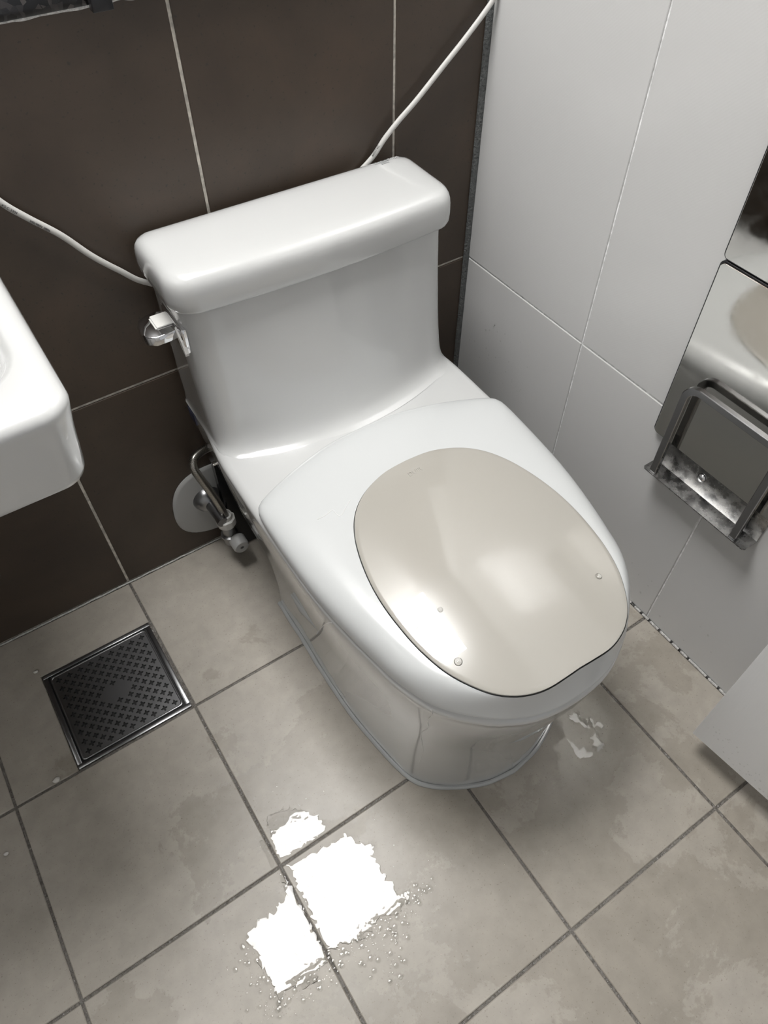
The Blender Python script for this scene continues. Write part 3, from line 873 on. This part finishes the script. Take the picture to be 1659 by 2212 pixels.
puddle([(1055, 1685), (1100, 1720), (1115, 1790), (1175, 1850), (1175, 1890), (1080, 1935), (1035, 1890), (1035, 1850), (1060, 1830), (1050, 1810), (1010, 1800), (1010, 1775), (1055, 1760)], *QU, 'small hooked puddle right of the toilet front', .0022)
puddle([(735, 1805), (770, 1812), (850, 1880), (880, 1930), (930, 1890), (960, 1930), (1040, 1960), (1010, 2000), (940, 2000), (890, 2010), (840, 1950), (800, 1870)], *QU, 'thin branching puddle at the right of the toilet foot', .0028)

def drops(name, spots, material, label, cat, kind='stuff', parent=None, flat=1.0):
    """many tiny domes (x, y, z, r, normal)"""
    verts = []; faces = []
    for (p, r, nrm) in spots:
        nrm = Vector(nrm).normalized(); a = nrm.orthogonal().normalized(); c = nrm.cross(a)
        base = len(verts); n = 8
        for rr, h in ((1.0, 0.0), (.8, .38), (.42, .58)):
            for k in range(n):
                t = 2 * math.pi * k / n
                verts.append(Vector(p) + a * (r * rr * math.cos(t)) + c * (r * rr * math.sin(t)) + nrm * (r * h * flat))
        verts.append(Vector(p) + nrm * (r * .64 * flat))
        for i in range(2):
            for k in range(n):
                faces.append((base + i * n + k, base + i * n + (k + 1) % n, base + (i + 1) * n + (k + 1) % n, base + (i + 1) * n + k))
        for k in range(n): faces.append((base + 2 * n + k, base + 2 * n + (k + 1) % n, base + 3 * n))
    o = link(name, mesh(name, verts, faces), material, parent, smooth=80)
    return tag(o, label, cat, kind=kind)
rs = random.Random(11)
sp = []
edge = [(900, 830), (860, 870), (800, 900), (740, 950), (660, 1000), (620, 1060), (560, 1120), (480, 1160), (400, 1190), (330, 1110), (290, 1000), (960, 770), (1000, 740), (860, 970), (880, 1080), (350, 1230), (700, 990), (540, 800)]
for cx_, cy_ in edge:
    for k in range(22):
        x, y = cx_ + rs.gauss(0, 40), cy_ + rs.gauss(0, 34)
        q = px(400 + x / 1.952, 1550 + y / 1.952)
        sp.append(((q[0], q[1], .0003), rs.choice([.0008, .0010, .0013, .0018, .0030, .0042]), (0, 0, 1)))
for k in range(60):
    q = px(rs.uniform(420, 1400), rs.uniform(1560, 2150))
    if q[1] < -.42: sp.append(((q[0], q[1], .0003), rs.choice([.0006, .0009, .0014]), (0, 0, 1)))
drops('water_spatter', sp, 'water', 'fine water spatter on the floor round the puddles', 'water', flat=0.16)
sp = []
for k in range(46):
    sp.append(((-.0001, -rs.uniform(.03, .20), rs.uniform(.22, .345)), rs.choice([.0008, .0011, .0016]), (-1, 0, 0)))
for k in range(14):
    sp.append(((-.0001, -rs.uniform(.5, .75), rs.uniform(.01, .10)), rs.choice([.0010, .0016, .002]), (-1, 0, 0)))
drops('wall_droplets', sp, 'water', 'water droplets on the white wall beside the toilet', 'water')
dm = door.matrix_basis.copy()
dm = Matrix.Translation(door.location) @ Matrix.Rotation(door.rotation_euler.z, 4, 'Z')
sp = []
for k in range(44):
    t = rs.random()
    p = dm @ Vector((-0.0001, -.008 - .13 * t - rs.gauss(0, .01) ** 2, max(.004, .045 * (1 - t) + rs.gauss(0, .012) + .008)))
    sp.append((p, rs.choice([.0008, .0011, .0015]), (-1, 0, 0)))
drops('door_droplets', sp, 'water', 'water droplets on the foot of the grey door', 'water')

# single large drops on the lid panel, each a thing of its own
drop_spots = [((990, 1429), .0050, 'largest round water drop near the front of the beige panel'), ((1293, 1245), .0042, 'round water drop at the right edge of the beige panel'),
              ((951, 1317), .0034, 'round water drop in the middle of the bright panel reflection'), ((919, 1329), .0022, 'small water drop beside the drop in the panel reflection'),
              ((899, 1355), .0018, 'tiny water drop on the beige panel towards its left rim'), ((871, 1368), .0014, 'tiniest water drop close to the panel rim at the left')]
LM = Matrix.Translation((X0, 0, 0)) @ Matrix.Rotation(YAW, 4, 'Z')
for (qx, qy), r, lab in drop_spots:
    z = .405
    for it in range(8):
        w = px(qx, qy, z); l = inv @ Vector((w[0], w[1], z)); z = panel_z(l.x, l.y)
    verts = []; faces = []; n = 20
    prof = [(1.0, 0.0), (.97, .12), (.86, .30), (.66, .44), (.38, .53), (.0, .56)]
    secs = [[(r * a * math.cos(2 * math.pi * k / n), r * a * math.sin(2 * math.pi * k / n), r * h) for k in range(n)] for a, h in prof[:-1]]
    o = loft('water_drop', secs, 'water', None, True, True, smooth=80)
    o.location = (w[0], w[1], z + .0001)
    tag(o, lab, 'water drop', 'water drops on the lid panel')

# crumbs by the drain
for (qx, qy), r, lab in [((123, 1686), .0058, 'larger white crumb on the floor in front of the drain'), ((14, 1845), .0036, 'white crumb on the floor at the left edge'), ((78, 1452), .0042, 'pale crumb on the grout left of the drain')]:
    w = px(qx, qy)
    bm = bmesh.new(); bmesh.ops.create_icosphere(bm, subdivisions=2, radius=r)
    for v in bm.verts:
        k = 1 + .35 * noise.noise(v.co * 260 + Vector((qx, 0, 0)))
        v.co = Vector((v.co.x * k, v.co.y * k * .8, v.co.z * .45 * k))
    me = bpy.data.meshes.new('crumb'); bm.to_mesh(me); bm.free()
    o = link('crumb', me, 'crumb', None, smooth=60); o.location = (w[0], w[1], r * .42)
    tag(o, lab, 'crumb', 'crumbs on the floor')

# thin trickles of water on the bowl and the lid, laid on the surfaces they run down, glints painted white
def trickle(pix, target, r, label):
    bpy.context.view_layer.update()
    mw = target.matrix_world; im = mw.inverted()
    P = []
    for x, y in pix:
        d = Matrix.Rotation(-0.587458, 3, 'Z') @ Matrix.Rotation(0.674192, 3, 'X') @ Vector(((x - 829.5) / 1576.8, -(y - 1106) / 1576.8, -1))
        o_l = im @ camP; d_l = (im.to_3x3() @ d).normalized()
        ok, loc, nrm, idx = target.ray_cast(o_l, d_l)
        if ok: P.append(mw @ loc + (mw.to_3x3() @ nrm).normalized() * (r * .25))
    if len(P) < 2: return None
    o = tube('water_trickle', P, r, r * .8, 'trickle_glint', None, n=8, samples=len(P) * 6, up=(0.3, -0.6, 0.7))
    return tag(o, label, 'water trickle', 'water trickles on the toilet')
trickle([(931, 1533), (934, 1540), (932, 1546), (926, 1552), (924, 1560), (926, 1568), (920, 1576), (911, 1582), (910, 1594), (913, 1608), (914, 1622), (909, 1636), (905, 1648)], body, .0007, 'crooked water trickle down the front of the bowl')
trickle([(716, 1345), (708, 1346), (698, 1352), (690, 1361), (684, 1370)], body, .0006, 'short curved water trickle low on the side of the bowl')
trickle([(686, 1122), (699, 1116), (710, 1108), (717, 1102), (722, 1104), (727, 1111), (733, 1114), (738, 1112), (743, 1104), (749, 1093), (757, 1080)], lid, .0006, 'thin wavy streak of water on the white lid, its glint painted white')
